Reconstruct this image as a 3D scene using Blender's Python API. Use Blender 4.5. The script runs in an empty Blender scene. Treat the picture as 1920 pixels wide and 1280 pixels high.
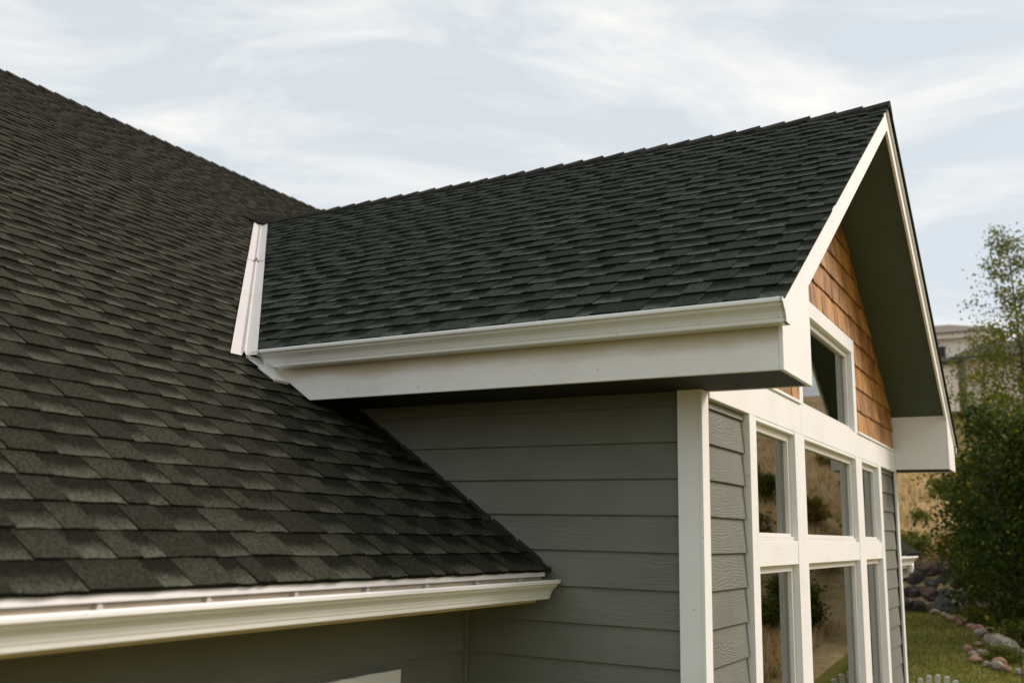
import bpy, math, random
from math import radians, sin, cos, pi, hypot, sqrt
from mathutils import Vector, Matrix, noise as mnoise

random.seed(11)
S = bpy.context.scene
COL = S.collection

# ------------------------------------------------------------------ camera
CAM = Vector((1.54188, -4.49106, 0.61017))
YAW, PITCH, ROLL = radians(120.09945), radians(11.24545), radians(1.21007)
fw = Vector((cos(YAW) * cos(PITCH), sin(YAW) * cos(PITCH), sin(PITCH)))
rt = Vector((sin(YAW), -cos(YAW), 0)); up = rt.cross(fw)
r2 = cos(ROLL) * rt + sin(ROLL) * up; u2 = -sin(ROLL) * rt + cos(ROLL) * up
cd = bpy.data.cameras.new('camera'); cam = bpy.data.objects.new('camera', cd); COL.objects.link(cam)
cam.matrix_world = Matrix(((r2.x, u2.x, -fw.x, CAM.x), (r2.y, u2.y, -fw.y, CAM.y), (r2.z, u2.z, -fw.z, CAM.z), (0, 0, 0, 1)))
cd.sensor_width = 36; cd.sensor_fit = 'HORIZONTAL'; cd.lens = 36 * 1805.17 / 1920
cd.clip_start = 0.05; cd.clip_end = 4000
cd.dof.use_dof = True; cd.dof.focus_distance = 5.6; cd.dof.aperture_fstop = 2.0
S.camera = cam

# ------------------------------------------------------------------ world: thin bright overcast over a Nishita sky
SUN_AZ, SUN_EL = radians(44), radians(34)        # azimuth from +X towards +Y
w = bpy.data.worlds.new('World'); S.world = w; w.use_nodes = True
nt = w.node_tree; nt.nodes.clear()
def N(t, ty, **kw):
    n = t.nodes.new(ty)
    for k, v in kw.items(): setattr(n, k, v)
    return n
out = N(nt, 'ShaderNodeOutputWorld'); bg = N(nt, 'ShaderNodeBackground'); bg.inputs['Strength'].default_value = 0.1
sky = N(nt, 'ShaderNodeTexSky', sky_type='NISHITA', sun_disc=False)
sky.sun_elevation = SUN_EL; sky.sun_rotation = pi / 2 - SUN_AZ
tc = N(nt, 'ShaderNodeTexCoord'); mp = N(nt, 'ShaderNodeMapping')
mp.inputs['Rotation'].default_value = (0, radians(-8), radians(22)); mp.inputs['Scale'].default_value = (1.0, 1.2, 4.2)
mp.inputs['Location'].default_value = (5.1, 0.7, 1.4)
nz = N(nt, 'ShaderNodeTexNoise'); nz.inputs['Scale'].default_value = 2.6; nz.inputs['Detail'].default_value = 7; nz.inputs['Roughness'].default_value = .6; nz.inputs['Distortion'].default_value = .55
rp = N(nt, 'ShaderNodeMapRange'); rp.inputs['From Min'].default_value = .41; rp.inputs['From Max'].default_value = .65; rp.inputs['To Min'].default_value = 0.0; rp.inputs['To Max'].default_value = 1.0
veil = N(nt, 'ShaderNodeMix', data_type='RGBA'); veil.inputs[0].default_value = .89
veil.inputs[7].default_value = (5.5, 5.88, 6.12, 1)
cl = N(nt, 'ShaderNodeMix', data_type='RGBA'); cl.inputs[7].default_value = (7.6, 7.42, 7.12, 1)
L = nt.links.new
L(tc.outputs['Generated'], mp.inputs[0]); L(mp.outputs[0], nz.inputs[0]); L(nz.outputs[0], rp.inputs[0])
L(sky.outputs[0], veil.inputs[6]); L(veil.outputs[2], cl.inputs[6]); L(rp.outputs[0], cl.inputs[0]); L(cl.outputs[2], bg.inputs[0]); L(bg.outputs[0], out.inputs[0])

sd = bpy.data.lights.new('sun', 'SUN'); sd.energy = 2.5; sd.angle = radians(24); sd.color = (1.0, .84, .73)
so = bpy.data.objects.new('sun', sd); COL.objects.link(so); so.location = (30, 30, 30)
so.rotation_euler = Vector((cos(SUN_EL) * cos(SUN_AZ), cos(SUN_EL) * sin(SUN_AZ), sin(SUN_EL))).to_track_quat('Z', 'Y').to_euler()

S.view_settings.view_transform = 'Standard'; S.view_settings.look = 'None'
S.view_settings.exposure = 0.46; S.view_settings.gamma = 1.0; S.view_settings.use_curve_mapping = False
S.render.engine = 'CYCLES'

# ------------------------------------------------------------------ materials
def mat(name):
    m = bpy.data.materials.new(name); m.use_nodes = True; t = m.node_tree
    b = t.nodes['Principled BSDF']; return m, t, b
def noise(t, vec, scale, detail=4, rough=.55, dist=0):
    n = N(t, 'ShaderNodeTexNoise'); n.inputs['Scale'].default_value = scale; n.inputs['Detail'].default_value = detail
    n.inputs['Roughness'].default_value = rough; n.inputs['Distortion'].default_value = dist
    if vec is not None: t.links.new(vec, n.inputs['Vector'])
    return n.outputs['Fac']
def rng(t, v, a, b, c=0, d=1, smooth=False):
    n = N(t, 'ShaderNodeMapRange'); n.inputs[1].default_value = a; n.inputs[2].default_value = b; n.inputs[3].default_value = c; n.inputs[4].default_value = d
    if smooth: n.interpolation_type = 'SMOOTHSTEP'
    t.links.new(v, n.inputs[0]); return n.outputs[0]
def mth(t, op, a, b=None):
    n = N(t, 'ShaderNodeMath', operation=op)
    for i, x in enumerate((a, b)):
        if x is None: continue
        if isinstance(x, (int, float)): n.inputs[i].default_value = x
        else: t.links.new(x, n.inputs[i])
    return n.outputs[0]
def mixc(t, f, a, b, mode='MIX'):
    n = N(t, 'ShaderNodeMix', data_type='RGBA', blend_type=mode)
    for i, x in ((0, f), (6, a), (7, b)):
        if isinstance(x, (int, float)): n.inputs[i].default_value = x
        elif isinstance(x, tuple): n.inputs[i].default_value = x + (1,)
        else: t.links.new(x, n.inputs[i])
    return n.outputs[2]
def bump(t, b, h, strength, dist):
    n = N(t, 'ShaderNodeBump'); n.inputs['Strength'].default_value = strength; n.inputs['Distance'].default_value = dist
    t.links.new(h, n.inputs['Height']); t.links.new(n.outputs[0], b.inputs['Normal'])
def pos(t): return N(t, 'ShaderNodeNewGeometry').outputs['Position']
def mapping(t, vec, scale=(1, 1, 1), loc=None):
    n = N(t, 'ShaderNodeMapping'); n.inputs['Scale'].default_value = scale; t.links.new(vec, n.inputs[0])
    if loc is not None: t.links.new(loc, n.inputs['Location'])
    return n.outputs[0]
def uvn(t): return N(t, 'ShaderNodeUVMap', uv_map='uv').outputs[0]
def sep(t, v):
    n = N(t, 'ShaderNodeSeparateXYZ'); t.links.new(v, n.inputs[0]); return n.outputs
def attr(t, name): return N(t, 'ShaderNodeAttribute', attribute_name=name).outputs['Fac']
def objrand(t): return N(t, 'ShaderNodeObjectInfo').outputs['Random']

def m_simple(name, col, rough=.6, var=.12, scale=6, bmp=0, bscale=60, spec=.4, col2=None):
    m, t, b = mat(name); P = pos(t)
    f = noise(t, P, scale, 5)
    c2 = col2 or tuple(x * (1 - var * 2) for x in col)
    t.links.new(mixc(t, rng(t, f, .3, .7), col, c2), b.inputs['Base Color'])
    b.inputs['Roughness'].default_value = rough; b.inputs['Specular IOR Level'].default_value = spec
    if bmp: bump(t, b, noise(t, P, bscale, 4), bmp, .004)
    return m

def m_shingle(name, dark, flat, lite):
    """laminated shingle: plain top-layer tabs (tone < .5) alternate with under-layer tabs whose printed granules run from dark at the head to pale at the butt"""
    m, t, b = mat(name); P = pos(t); u, v, _ = sep(t, uvn(t))
    tone = attr(t, 'tone'); isB = mth(t, 'GREATER_THAN', tone, .5); tr_ = mth(t, 'MULTIPLY', mth(t, 'FRACT', mth(t, 'MULTIPLY', tone, 2.0)), 1.0)
    big = noise(t, P, .9, 3); mid = noise(t, P, 16, 4); fine = noise(t, P, 95, 4, .85); fine2 = noise(t, P, 420, 2, .7)
    wob = mth(t, 'MULTIPLY', mth(t, 'SUBTRACT', mid, .5), .45)
    vv = mth(t, 'ADD', v, wob)
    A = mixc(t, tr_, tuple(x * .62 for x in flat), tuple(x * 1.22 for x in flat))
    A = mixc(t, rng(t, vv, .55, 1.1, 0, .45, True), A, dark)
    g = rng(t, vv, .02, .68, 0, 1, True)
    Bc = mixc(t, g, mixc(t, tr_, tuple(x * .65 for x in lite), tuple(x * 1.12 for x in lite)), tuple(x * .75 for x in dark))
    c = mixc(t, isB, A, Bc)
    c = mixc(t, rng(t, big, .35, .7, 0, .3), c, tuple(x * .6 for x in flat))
    sp = mixc(t, rng(t, fine, .34, .66), (.12, .12, .12), (2.15, 2.13, 2.1))
    c = mixc(t, 1.0, c, sp, 'MULTIPLY')
    c = mixc(t, rng(t, fine2, .71, .77), c, tuple(x * 2.2 for x in lite))
    t.links.new(c, b.inputs['Base Color']); b.inputs['Roughness'].default_value = .95; b.inputs['Specular IOR Level'].default_value = .03
    bump(t, b, mth(t, 'ADD', fine, mth(t, 'MULTIPLY', mid, .4)), .5, .004)
    return m

def m_siding(name, col):
    m, t, b = mat(name); U = uvn(t); r = objrand(t)
    cmb = N(t, 'ShaderNodeCombineXYZ'); t.links.new(mth(t, 'MULTIPLY', r, 37.), cmb.inputs[0]); t.links.new(mth(t, 'MULTIPLY', r, 11.), cmb.inputs[2])
    V = mapping(t, U, (1, 1, 1), cmb.outputs[0])
    warp = noise(t, mapping(t, V, (2.0, 7, 1)), 1.0, 3, .5, .3)
    wob = noise(t, mapping(t, V, (9, 50, 1)), 1.0, 3)
    y = sep(t, V)[1]
    ph = mth(t, 'ADD', mth(t, 'MULTIPLY', y, 330), mth(t, 'ADD', mth(t, 'MULTIPLY', warp, 62), mth(t, 'MULTIPLY', wob, 7)))
    ring = mth(t, 'POWER', mth(t, 'ABSOLUTE', mth(t, 'SINE', mth(t, 'MULTIPLY', ph, .5))), .6)
    where = rng(t, noise(t, mapping(t, V, (1.1, 5, 1)), 1.0, 2), .38, .62, .15, 1, True)
    h = mth(t, 'ADD', mth(t, 'MULTIPLY', ring, where), mth(t, 'MULTIPLY', noise(t, mapping(t, V, (30, 300, 1)), 1, 2), .35))
    bump(t, b, h, .62, .003)
    dirt = noise(t, pos(t), 3.5, 5)
    c = mixc(t, rng(t, dirt, .3, .75), col, tuple(x * .82 for x in col))
    c = mixc(t, rng(t, r, 0, 1, 0, .16), c, tuple(x * 1.25 for x in col))
    c = mixc(t, mth(t, 'MULTIPLY', mth(t, 'SUBTRACT', 1.0, ring), .07), c, tuple(x * .6 for x in col))
    t.links.new(c, b.inputs['Base Color']); b.inputs['Roughness'].default_value = .62; b.inputs['Specular IOR Level'].default_value = .2
    return m

def m_paint(name, col, rough=.5, dirt=(.45, .38, .26), amt=.13, grain=True, stain=None):
    m, t, b = mat(name); P = pos(t); x, y, z = sep(t, P)
    n1 = noise(t, P, 2.6, 6, .62); n2 = noise(t, mapping(t, P, (3, 3, 26)), 1.0, 4)
    c = mixc(t, rng(t, n1, .35, .75), col, tuple(a * .93 for a in col))
    c = mixc(t, mth(t, 'MULTIPLY', rng(t, mth(t, 'MULTIPLY', n1, n2), .30, .48), amt), c, dirt)
    if stain:   # weather stain with its own ragged edge below the gutter
        zz = mth(t, 'ADD', z, mth(t, 'MULTIPLY', mth(t, 'SUBTRACT', n2, .5), .05))
        zz = mth(t, 'ADD', zz, mth(t, 'MULTIPLY', mth(t, 'SUBTRACT', noise(t, mapping(t, P, (1.2, 1, 1)), 2.2, 3), .5), .09))
        c = mixc(t, rng(t, zz, stain[0], stain[1], 0, .72, True), c, (.43, .34, .17))
    spk = rng(t, noise(t, P, 42, 1), .775, .79)
    c = mixc(t, mth(t, 'MULTIPLY', spk, .6), c, (.2, .17, .13))
    t.links.new(c, b.inputs['Base Color']); b.inputs['Roughness'].default_value = rough; b.inputs['Specular IOR Level'].default_value = .4
    if grain: bump(t, b, mth(t, 'ADD', noise(t, P, 45, 5), mth(t, 'MULTIPLY', n2, .5)), .22, .004)
    return m

def m_cedar():
    m, t, b = mat('cedar_shake'); U = uvn(t); r = objrand(t)
    cmb = N(t, 'ShaderNodeCombineXYZ'); t.links.new(mth(t, 'MULTIPLY', r, 31.), cmb.inputs[0]); t.links.new(mth(t, 'MULTIPLY', r, 9.), cmb.inputs[1])
    V = mapping(t, U, (1, 1, 1), cmb.outputs[0])
    g = noise(t, mapping(t, V, (75, 3.2, 1)), 1.0, 4, .6, .25); g2 = noise(t, mapping(t, V, (210, 6, 1)), 1.0, 2); bl = noise(t, V, 7, 4)
    c = mixc(t, r, (.74, .37, .085), (.25, .105, .024))
    c = mixc(t, rng(t, g, .35, .72), c, (.13, .048, .015))
    c = mixc(t, rng(t, bl, .45, .75, 0, .6), c, (.70, .37, .13))
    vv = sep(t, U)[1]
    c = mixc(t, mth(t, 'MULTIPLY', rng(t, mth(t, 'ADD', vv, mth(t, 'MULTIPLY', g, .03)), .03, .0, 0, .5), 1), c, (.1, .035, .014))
    t.links.new(c, b.inputs['Base Color']); b.inputs['Roughness'].default_value = .55; b.inputs['Specular IOR Level'].default_value = .35
    bump(t, b, mth(t, 'ADD', g, g2), .7, .004)
    return m

def m_glass():
    m = bpy.data.materials.new('window_glass'); m.use_nodes = True; t = m.node_tree; t.nodes.clear()
    o = N(t, 'ShaderNodeOutputMaterial'); tr = N(t, 'ShaderNodeBsdfTransparent'); gl = N(t, 'ShaderNodeBsdfGlossy'); mx = N(t, 'ShaderNodeMixShader'); fr = N(t, 'ShaderNodeFresnel')
    fr.inputs[0].default_value = 3.4; gl.inputs['Roughness'].default_value = .0; gl.inputs['Color'].default_value = (.95, .97, .95, 1); tr.inputs[0].default_value = (.62, .68, .63, 1)
    bn = N(t, 'ShaderNodeBump'); bn.inputs['Strength'].default_value = .02; bn.inputs['Distance'].default_value = .01
    t.links.new(noise(t, mapping(t, pos(t), (1, .9, .5)), 2.0, 2), bn.inputs['Height']); t.links.new(bn.outputs[0], gl.inputs['Normal'])
    t.links.new(fr.outputs[0], mx.inputs[0]); t.links.new(tr.outputs[0], mx.inputs[1]); t.links.new(gl.outputs[0], mx.inputs[2]); t.links.new(mx.outputs[0], o.inputs[0])
    return m

def m_leaf(name, a, b_, c_, yellow=.1):
    m, t, b = mat(name); r = attr(t, 'tone')
    c = mixc(t, rng(t, r, 0, 1 - yellow), a, b_)
    c = mixc(t, rng(t, r, 1 - yellow, 1 - yellow * .6), c, c_)
    t.links.new(c, b.inputs['Base Color']); b.inputs['Roughness'].default_value = .6; b.inputs['Specular IOR Level'].default_value = .08
    tl = N(t, 'ShaderNodeBsdfTranslucent'); t.links.new(c, tl.inputs[0]); mx = N(t, 'ShaderNodeMixShader'); mx.inputs[0].default_value = .32
    o = t.nodes['Material Output']; t.links.new(b.outputs[0], mx.inputs[1]); t.links.new(tl.outputs[0], mx.inputs[2]); t.links.new(mx.outputs[0], o.inputs[0])
    return m

def m_ground(name, cols, scale, bs=40):
    m, t, b = mat(name); P = pos(t)
    f = noise(t, P, scale, 6, .6); g = noise(t, P, scale * 9, 5, .65)
    c = mixc(t, rng(t, f, .32, .68), cols[0], cols[1]); c = mixc(t, rng(t, g, .42, .72, 0, .8), c, cols[2])
    t.links.new(c, b.inputs['Base Color']); b.inputs['Roughness'].default_value = .95; b.inputs['Specular IOR Level'].default_value = .1
    bump(t, b, noise(t, P, bs, 5), .8, .08)
    return m

M = {}
M['sh_main'] = m_shingle('asphalt_shingle_sun_tint', (.0135, .0142, .0105), (.0320, .0330, .0240), (.066, .067, .052))  # same shingle as the wing; warm sunlit hue put into the colour
M['sh_wing'] = m_shingle('asphalt_shingle_shade_tint', (.0110, .0145, .0115), (.0310, .0385, .0312), (.066, .079, .067))  # same shingle as the main roof; cool shaded hue put into the colour
M['felt'] = m_simple('roof_felt', (.02, .02, .02), .9)
M['cap'] = m_shingle('ridge_shingle', (.012, .012, .011), (.028, .028, .025), (.05, .05, .045))
M['siding'] = m_siding('fibre_cement_siding', (.177, .190, .165))
M['wallcore'] = m_simple('wall_core', (.10, .10, .085), .8)
M['white'] = m_paint('white_painted_trim', (.86, .88, .885))
M['fascia'] = m_paint('white_painted_fascia', (.86, .88, .885), stain=(1.40, 1.50))
M['tanfascia'] = m_paint('weathered_tan_fascia', (.62, .52, .36), .7, (.35, .27, .15), .5)
M['gutter'] = m_paint('white_enamel_gutter', (.86, .88, .885), .32, (.5, .46, .38), .12, grain=False)
M['flash'] = m_paint('pale_valley_metal', (.58, .555, .54), .42, (.42, .33, .25), .4, grain=False)
M['soffit'] = m_simple('shade_dark_soffit', (.016, .018, .013), .7, .08, 2, .2, 30)  # near-black colour carries the deep shade under the eaves
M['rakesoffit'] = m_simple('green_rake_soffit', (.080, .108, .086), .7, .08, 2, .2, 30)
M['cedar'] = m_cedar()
M['glass'] = m_glass()
M['vinyl'] = m_simple('white_window_vinyl', (.80, .80, .785), .35, .03)
M['dark'] = m_simple('dark_metal', (.02, .02, .02), .5)
M['tan'] = m_simple('tan_inner_fascia', (.55, .47, .36), .8, .15, 9)
M['screw'] = m_simple('bracket_metal', (.62, .58, .5), .35)
M['room'] = m_simple('room_plaster', (.42, .37, .30), .9, .04)
M['roomfloor'] = m_simple('room_floor', (.16, .09, .05), .6, .2)
M['curtain'] = m_simple('curtain_fabric', (.40, .34, .24), .9, .1, 12)
M['chair'] = m_simple('white_chair_paint', (.78, .78, .76), .45, .05)
M['lawn'] = m_ground('lawn_grass', ((.10, .150, .012), (.215, .190, .030), (.36, .26, .09)), .38, 60)
M['hill'] = m_ground('dry_hillside', ((.62, .46, .25), (.40, .28, .13), (.19, .17, .07)), .45, 12)
M['drygrass'] = m_leaf('dry_grass_blades', (.78, .60, .35), (.40, .27, .11), (.22, .21, .06), .15)
M['lawnblade'] = m_leaf('lawn_blades', (.10, .14, .02), (.19, .18, .045), (.36, .28, .12), .25)
M['rock'] = m_simple('grey_boulder', (.10, .09, .083), .9, .2, 3, 1, 9, .2, (.04, .037, .034))
M['rockred'] = m_simple('reddish_boulder', (.15, .105, .078), .9, .2, 3, 1, 9, .2, (.07, .052, .043))
M['stone1'] = m_simple('pink_border_stone', (.42, .27, .19), .9, .2, 5, 1, 14, .2, (.25, .15, .1))
M['stone2'] = m_simple('pale_border_stone', (.40, .36, .31), .9, .2, 5, 1, 14, .2, (.2, .17, .14))
M['bark'] = m_simple('grey_bark', (.13, .115, .09), .9, .25, 14, .8, 40)
M['leaf_aspen'] = m_leaf('aspen_leaves', (.075, .115, .014), (.20, .215, .030), (.52, .38, .05), .12)
M['leaf_dark'] = m_leaf('dense_leaves', (.020, .042, .008), (.065, .090, .014), (.42, .30, .06), .09)
M['leaf_shrub'] = m_leaf('shrub_leaves', (.055, .090, .012), (.13, .145, .022), (.30, .21, .03), .15)
M['leaf_gold'] = m_leaf('golden_shrub_leaves', (.28, .21, .035), (.20, .16, .03), (.30, .13, .03), .3)
M['cream'] = m_simple('cream_stucco', (.90, .84, .76), .85, .03)
M['beige'] = m_simple('beige_stucco', (.56, .49, .42), .85, .04)
M['farroof'] = m_simple('brown_far_roof', (.20, .17, .135), .9, .15, 5)
M['farroofdark'] = m_simple('dark_far_roof', (.06, .055, .05), .9, .15, 5)

# ------------------------------------------------------------------ mesh helpers
class MB:
    def __init__(s): s.v = []; s.f = []; s.uv = []; s.tone = []
    def face(s, pts, uv=None, tone=.5):
        i = len(s.v); s.v += [tuple(p) for p in pts]; s.f.append(tuple(range(i, i + len(pts))))
        s.uv.append(uv or [(p[0], p[2]) for p in pts]); s.tone.append(tone)
    def prism(s, a, b, uvs=None, tone=.5):
        """a, b: two matching rings of points; closes ends and sides"""
        i = len(s.v); n = len(a); s.v += [tuple(p) for p in a] + [tuple(p) for p in b]
        ring = uvs or [(0, 0)] * n
        F = [tuple(range(i + n - 1, i - 1, -1)), tuple(range(i + n, i + 2 * n))]
        U = [[ring[k] for k in range(n - 1, -1, -1)], list(ring)]
        for k in range(n):
            k2 = (k + 1) % n; F.append((i + k, i + k2, i + n + k2, i + n + k)); U.append([ring[k], ring[k2], ring[k2], ring[k]])
        s.f += F; s.uv += U; s.tone += [tone] * len(F)
    def box(s, x0, x1, y0, y1, z0, z1, tone=.5):
        a = [(x0, y0, z0), (x1, y0, z0), (x1, y1, z0), (x0, y1, z0)]; b = [(p[0], p[1], z1) for p in a]
        s.prism(a, b, None, tone)
    def tube(s, pts, rad, n=8):
        rings = []
        for k, p in enumerate(pts):
            p = Vector(p); d = (Vector(pts[min(k + 1, len(pts) - 1)]) - Vector(pts[max(k - 1, 0)])).normalized()
            a = d.orthogonal().normalized(); bb = d.cross(a); r = rad[k] if isinstance(rad, (list, tuple)) else rad
            rings.append([p + r * (cos(2 * pi * j / n) * a + sin(2 * pi * j / n) * bb) for j in range(n)])
        # keep ring orientation aligned
        i = len(s.v)
        for rr in rings: s.v += [tuple(q) for q in rr]
        for k in range(len(rings) - 1):
            for j in range(n):
                s.f.append((i + k * n + j, i + k * n + (j + 1) % n, i + (k + 1) * n + (j + 1) % n, i + (k + 1) * n + j)); s.uv.append([(0, 0)] * 4); s.tone.append(.5)
        s.f.append(tuple(i + j for j in range(n - 1, -1, -1))); s.uv.append([(0, 0)] * n); s.tone.append(.5)
        k = len(rings) - 1; s.f.append(tuple(i + k * n + j for j in range(n))); s.uv.append([(0, 0)] * n); s.tone.append(.5)
    def mesh(s, name, m, smooth=False):
        me = bpy.data.meshes.new(name); me.from_pydata(s.v, [], s.f)
        ul = me.uv_layers.new(name='uv'); flat = []
        for u in s.uv:
            for q in u: flat += [q[0], q[1]]
        ul.data.foreach_set('uv', flat)
        at = me.attributes.new('tone', 'FLOAT', 'FACE'); at.data.foreach_set('value', s.tone)
        if smooth: me.polygons.foreach_set('use_smooth', [True] * len(me.polygons))
        me.materials.append(M[m] if isinstance(m, str) else m); me.update(); return me
    def build(s, name, m, parent=None, smooth=False, bevel=0, fix=True):
        me = s.mesh(name, m, smooth)
        if fix:
            import bmesh
            bm = bmesh.new(); bm.from_mesh(me); bmesh.ops.recalc_face_normals(bm, faces=bm.faces); bm.to_mesh(me); bm.free()
        o = bpy.data.objects.new(name, me); COL.objects.link(o)
        if parent is not None: o.parent = parent
        if bevel:
            md = o.modifiers.new('bevel', 'BEVEL'); md.width = bevel; md.segments = 2; md.limit_method = 'ANGLE'
        return o
def part_box(name, m, parent, x0, x1, y0, y1, z0, z1, bevel=.003):
    b = MB(); b.box(x0, x1, y0, y1, z0, z1); return b.build(name, m, parent, bevel=bevel)
def polyx(name, m, parent, pts, x0, x1, bevel=.003):     # polygon in YZ extruded along X
    b = MB(); b.prism([(x0, y, z) for y, z in pts], [(x1, y, z) for y, z in pts]); return b.build(name, m, parent, bevel=bevel)
def polyy(name, m, parent, pts, y0, y1, bevel=.003):     # polygon in XZ extruded along Y
    b = MB(); b.prism([(x, y0, z) for x, z in pts], [(x, y1, z) for x, z in pts]); return b.build(name, m, parent, bevel=bevel)
def link(me, name, parent=None):
    o = bpy.data.objects.new(name, me); COL.objects.link(o)
    if parent is not None: o.parent = parent
    return o
def empty(name, loc=(0, 0, 0), rz=0):
    o = bpy.data.objects.new(name, None); COL.objects.link(o); o.location = loc; o.rotation_euler = (0, 0, rz); o.empty_display_size = .2; return o
def tag(o, label=None, cat=None, group=None, kind=None):
    for k, v in (('label', label), ('category', cat), ('group', group), ('kind', kind)):
        if v: o[k] = v
    return o
def clip(poly, a, b, c):        # keep a*x+b*y <= c
    o = []
    for i in range(len(poly)):
        p, q = poly[i], poly[(i + 1) % len(poly)]; dp = a * p[0] + b * p[1] - c; dq = a * q[0] + b * q[1] - c
        if dp <= 0: o.append(p)
        if (dp < 0 < dq) or (dq < 0 < dp):
            t = dp / (dp - dq); o.append((p[0] + t * (q[0] - p[0]), p[1] + t * (q[1] - p[1])))
    return o
def area(P): return abs(sum(P[i][0] * P[(i + 1) % len(P)][1] - P[(i + 1) % len(P)][0] * P[i][1] for i in range(len(P)))) / 2 if len(P) > 2 else 0

# ------------------------------------------------------------------ ground
def lawn_z(y):
    K = [(-60, -2.3), (6, -2.3), (10.5, -2.17), (16.3, -1.74), (20, -1.55), (25.5, -1.38), (27, -1.36)]
    if y <= K[0][0]: return K[0][1]
    for (a, za), (b, zb_) in zip(K, K[1:]):
        if y <= b: return za + (zb_ - za) * (y - a) / (b - a)
    return K[-1][1]
def sst(a, b, x): t = min(1, max(0, (x - a) / (b - a))); return t * t * (3 - 2 * t)
def hill_z(x, y):
    y = y + 9.5 * sst(2.4, 6.5, x) * sst(8, 20, y)
    if y <= 26.2 and x <= 24: return lawn_z(y) - .05
    n = mnoise.noise(Vector((x * .07, y * .07, 3.1))) * .7 + mnoise.noise(Vector((x * .25, y * .25, 8.))) * .15
    K = [(-2000, -2.35), (6, -2.35), (16.3, -1.79), (26.2, -1.43), (27.2, -.25), (35, .85), (46, 3.9), (65, 9.0), (75, 10.6), (110, 12), (300, 8), (1500, 0)]
    z = K[-1][1]
    for (a, za), (b, zb_) in zip(K, K[1:]):
        if y <= b: z = za + (zb_ - za) * (y - a) / (b - a); break
    z = z + n * min(1, max(0, (y - 28) / 8))
    return max(z, -2.35 + 22 * sst(24, 95, x) * (1 - sst(200, 1200, x)) + n * sst(24, 40, x))  # unseen rise toward +X, added to block low sky light under the eaves
def sheet(name, xs, ys, fz, m):
    b = MB(); nx = len(xs)
    b.v = [(x, y, fz(x, y)) for y in ys for x in xs]
    for j in range(len(ys) - 1):
        for i in range(nx - 1):
            b.f.append((j * nx + i, j * nx + i + 1, (j + 1) * nx + i + 1, (j + 1) * nx + i)); b.uv.append([(0, 0)] * 4); b.tone.append(.5)
    return b.build(name, m, smooth=True, fix=False)
xs = [-1500, -600, -250, -120, -70] + [-45 + 1.5 * i for i in range(61)] + [50, 55, 60, 66, 72, 80, 90, 100, 120, 160, 250, 600, 1500]
ys = [-1500, -500, -150, -60, -20, 0, 6, 10.5, 16.3, 20, 25.5, 26.2, 26.7, 27.2] + [28 + 1.3 * i for i in range(40)] + [82, 90, 110, 150, 300, 700, 1500]
tag(sheet('hillside', xs, ys, hill_z, 'hill'), kind='structure')
tag(sheet('lawn', [-30 + 2 * i for i in range(16)] + [.8, 1.6, 2.2, 2.6, 3.0, 3.4, 3.8, 4.4, 5.5, 8, 12, 16, 24, 30], [-30, -10, 0, 6, 8, 10.5, 13, 16.3, 18, 20, 23, 25.5, 26.15], lambda x, y: lawn_z(y) - .35 * sst(2.6, 3.8, x) * sst(11, 14, y) - .1 * (x > 14), 'lawn'), kind='structure')

# ------------------------------------------------------------------ house dimensions
m_ = 2 / 3.; B = -0.1001; XO = .5252; F = .4343; DI = .0825; WD = 5.93; YR = 2.968; ZB = 1.3133; ZR = 3.925; RG = -8.556
E_ = .1778; TH = math.atan(m_); CS, SN = cos(TH), sin(TH)
def zp(y): return ZR - m_ * abs(y - YR)                 # top of the wing roof
def zm(x): return B - m_ * x                            # top of the main roof
def xv(y): return (B - zp(y)) / m_                      # valley
XW = -1.305                                             # main wall face
house = tag(empty('house', (0, 0, -2.3)), 'grey sided house with dark shingle roofs, white gutters and tall gable windows', 'house')
def P(o):                                               # keep world coordinates under the house
    o.matrix_parent_inverse = Matrix.Translation((0, 0, 2.3)); return o
_old_build = MB.build
def hb(self, name, m, parent=None, **k):
    o = _old_build(self, name, m, parent, **k)
    if parent is house: P(o)
    return o
MB.build = hb

# roof decks -------------------------------------------------------
def slab(poly, fz, nrm, thick, drop):
    b = MB(); n = Vector(nrm)
    a = [Vector((x, y, fz(x, y))) - n * drop for x, y in poly]; b.prism(a, [p - n * thick for p in a]); return b
nM = (SN, 0, CS); nL = (0, -SN, CS); nR = (0, SN, CS)
main_roof = slab([(-.815, -6.6), (-.815, -.012), (xv(0) + .02, -.012), (xv(YR), YR), (RG, YR), (RG, -6.6)], lambda x, y: zm(x), nM, .11, .022).build('main_roof', 'felt', house)
slab([(-.815, 14), (-.815, WD + .012), (xv(0) + .02, WD + .012), (xv(YR), YR), (RG, YR), (RG, 14)], lambda x, y: zm(x), nM, .11, .022).build('roof_slope', 'sh_main', house)
slab([(RG, -6.6), (RG, 14), (RG - 8, 14), (RG - 8, -6.6)], lambda x, y: zm(2 * RG - x), (-SN, 0, CS), .11, .022).build('roof_slope', 'sh_main', house)
wing_roof = slab([(XO - .022, -.475), (XO - .022, YR), (xv(YR), YR), (xv(-.475), -.475)], lambda x, y: zp(y), nL, .10, .022).build('wing_roof', 'felt', house)
slab([(XO + .035, 2 * YR + .52), (XO + .035, YR + .004), (xv(YR), YR + .004), (xv(-.52), 2 * YR + .52)], lambda x, y: zp(y), nR, .035, 0).build('roof_slope', 'sh_wing', house)

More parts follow.
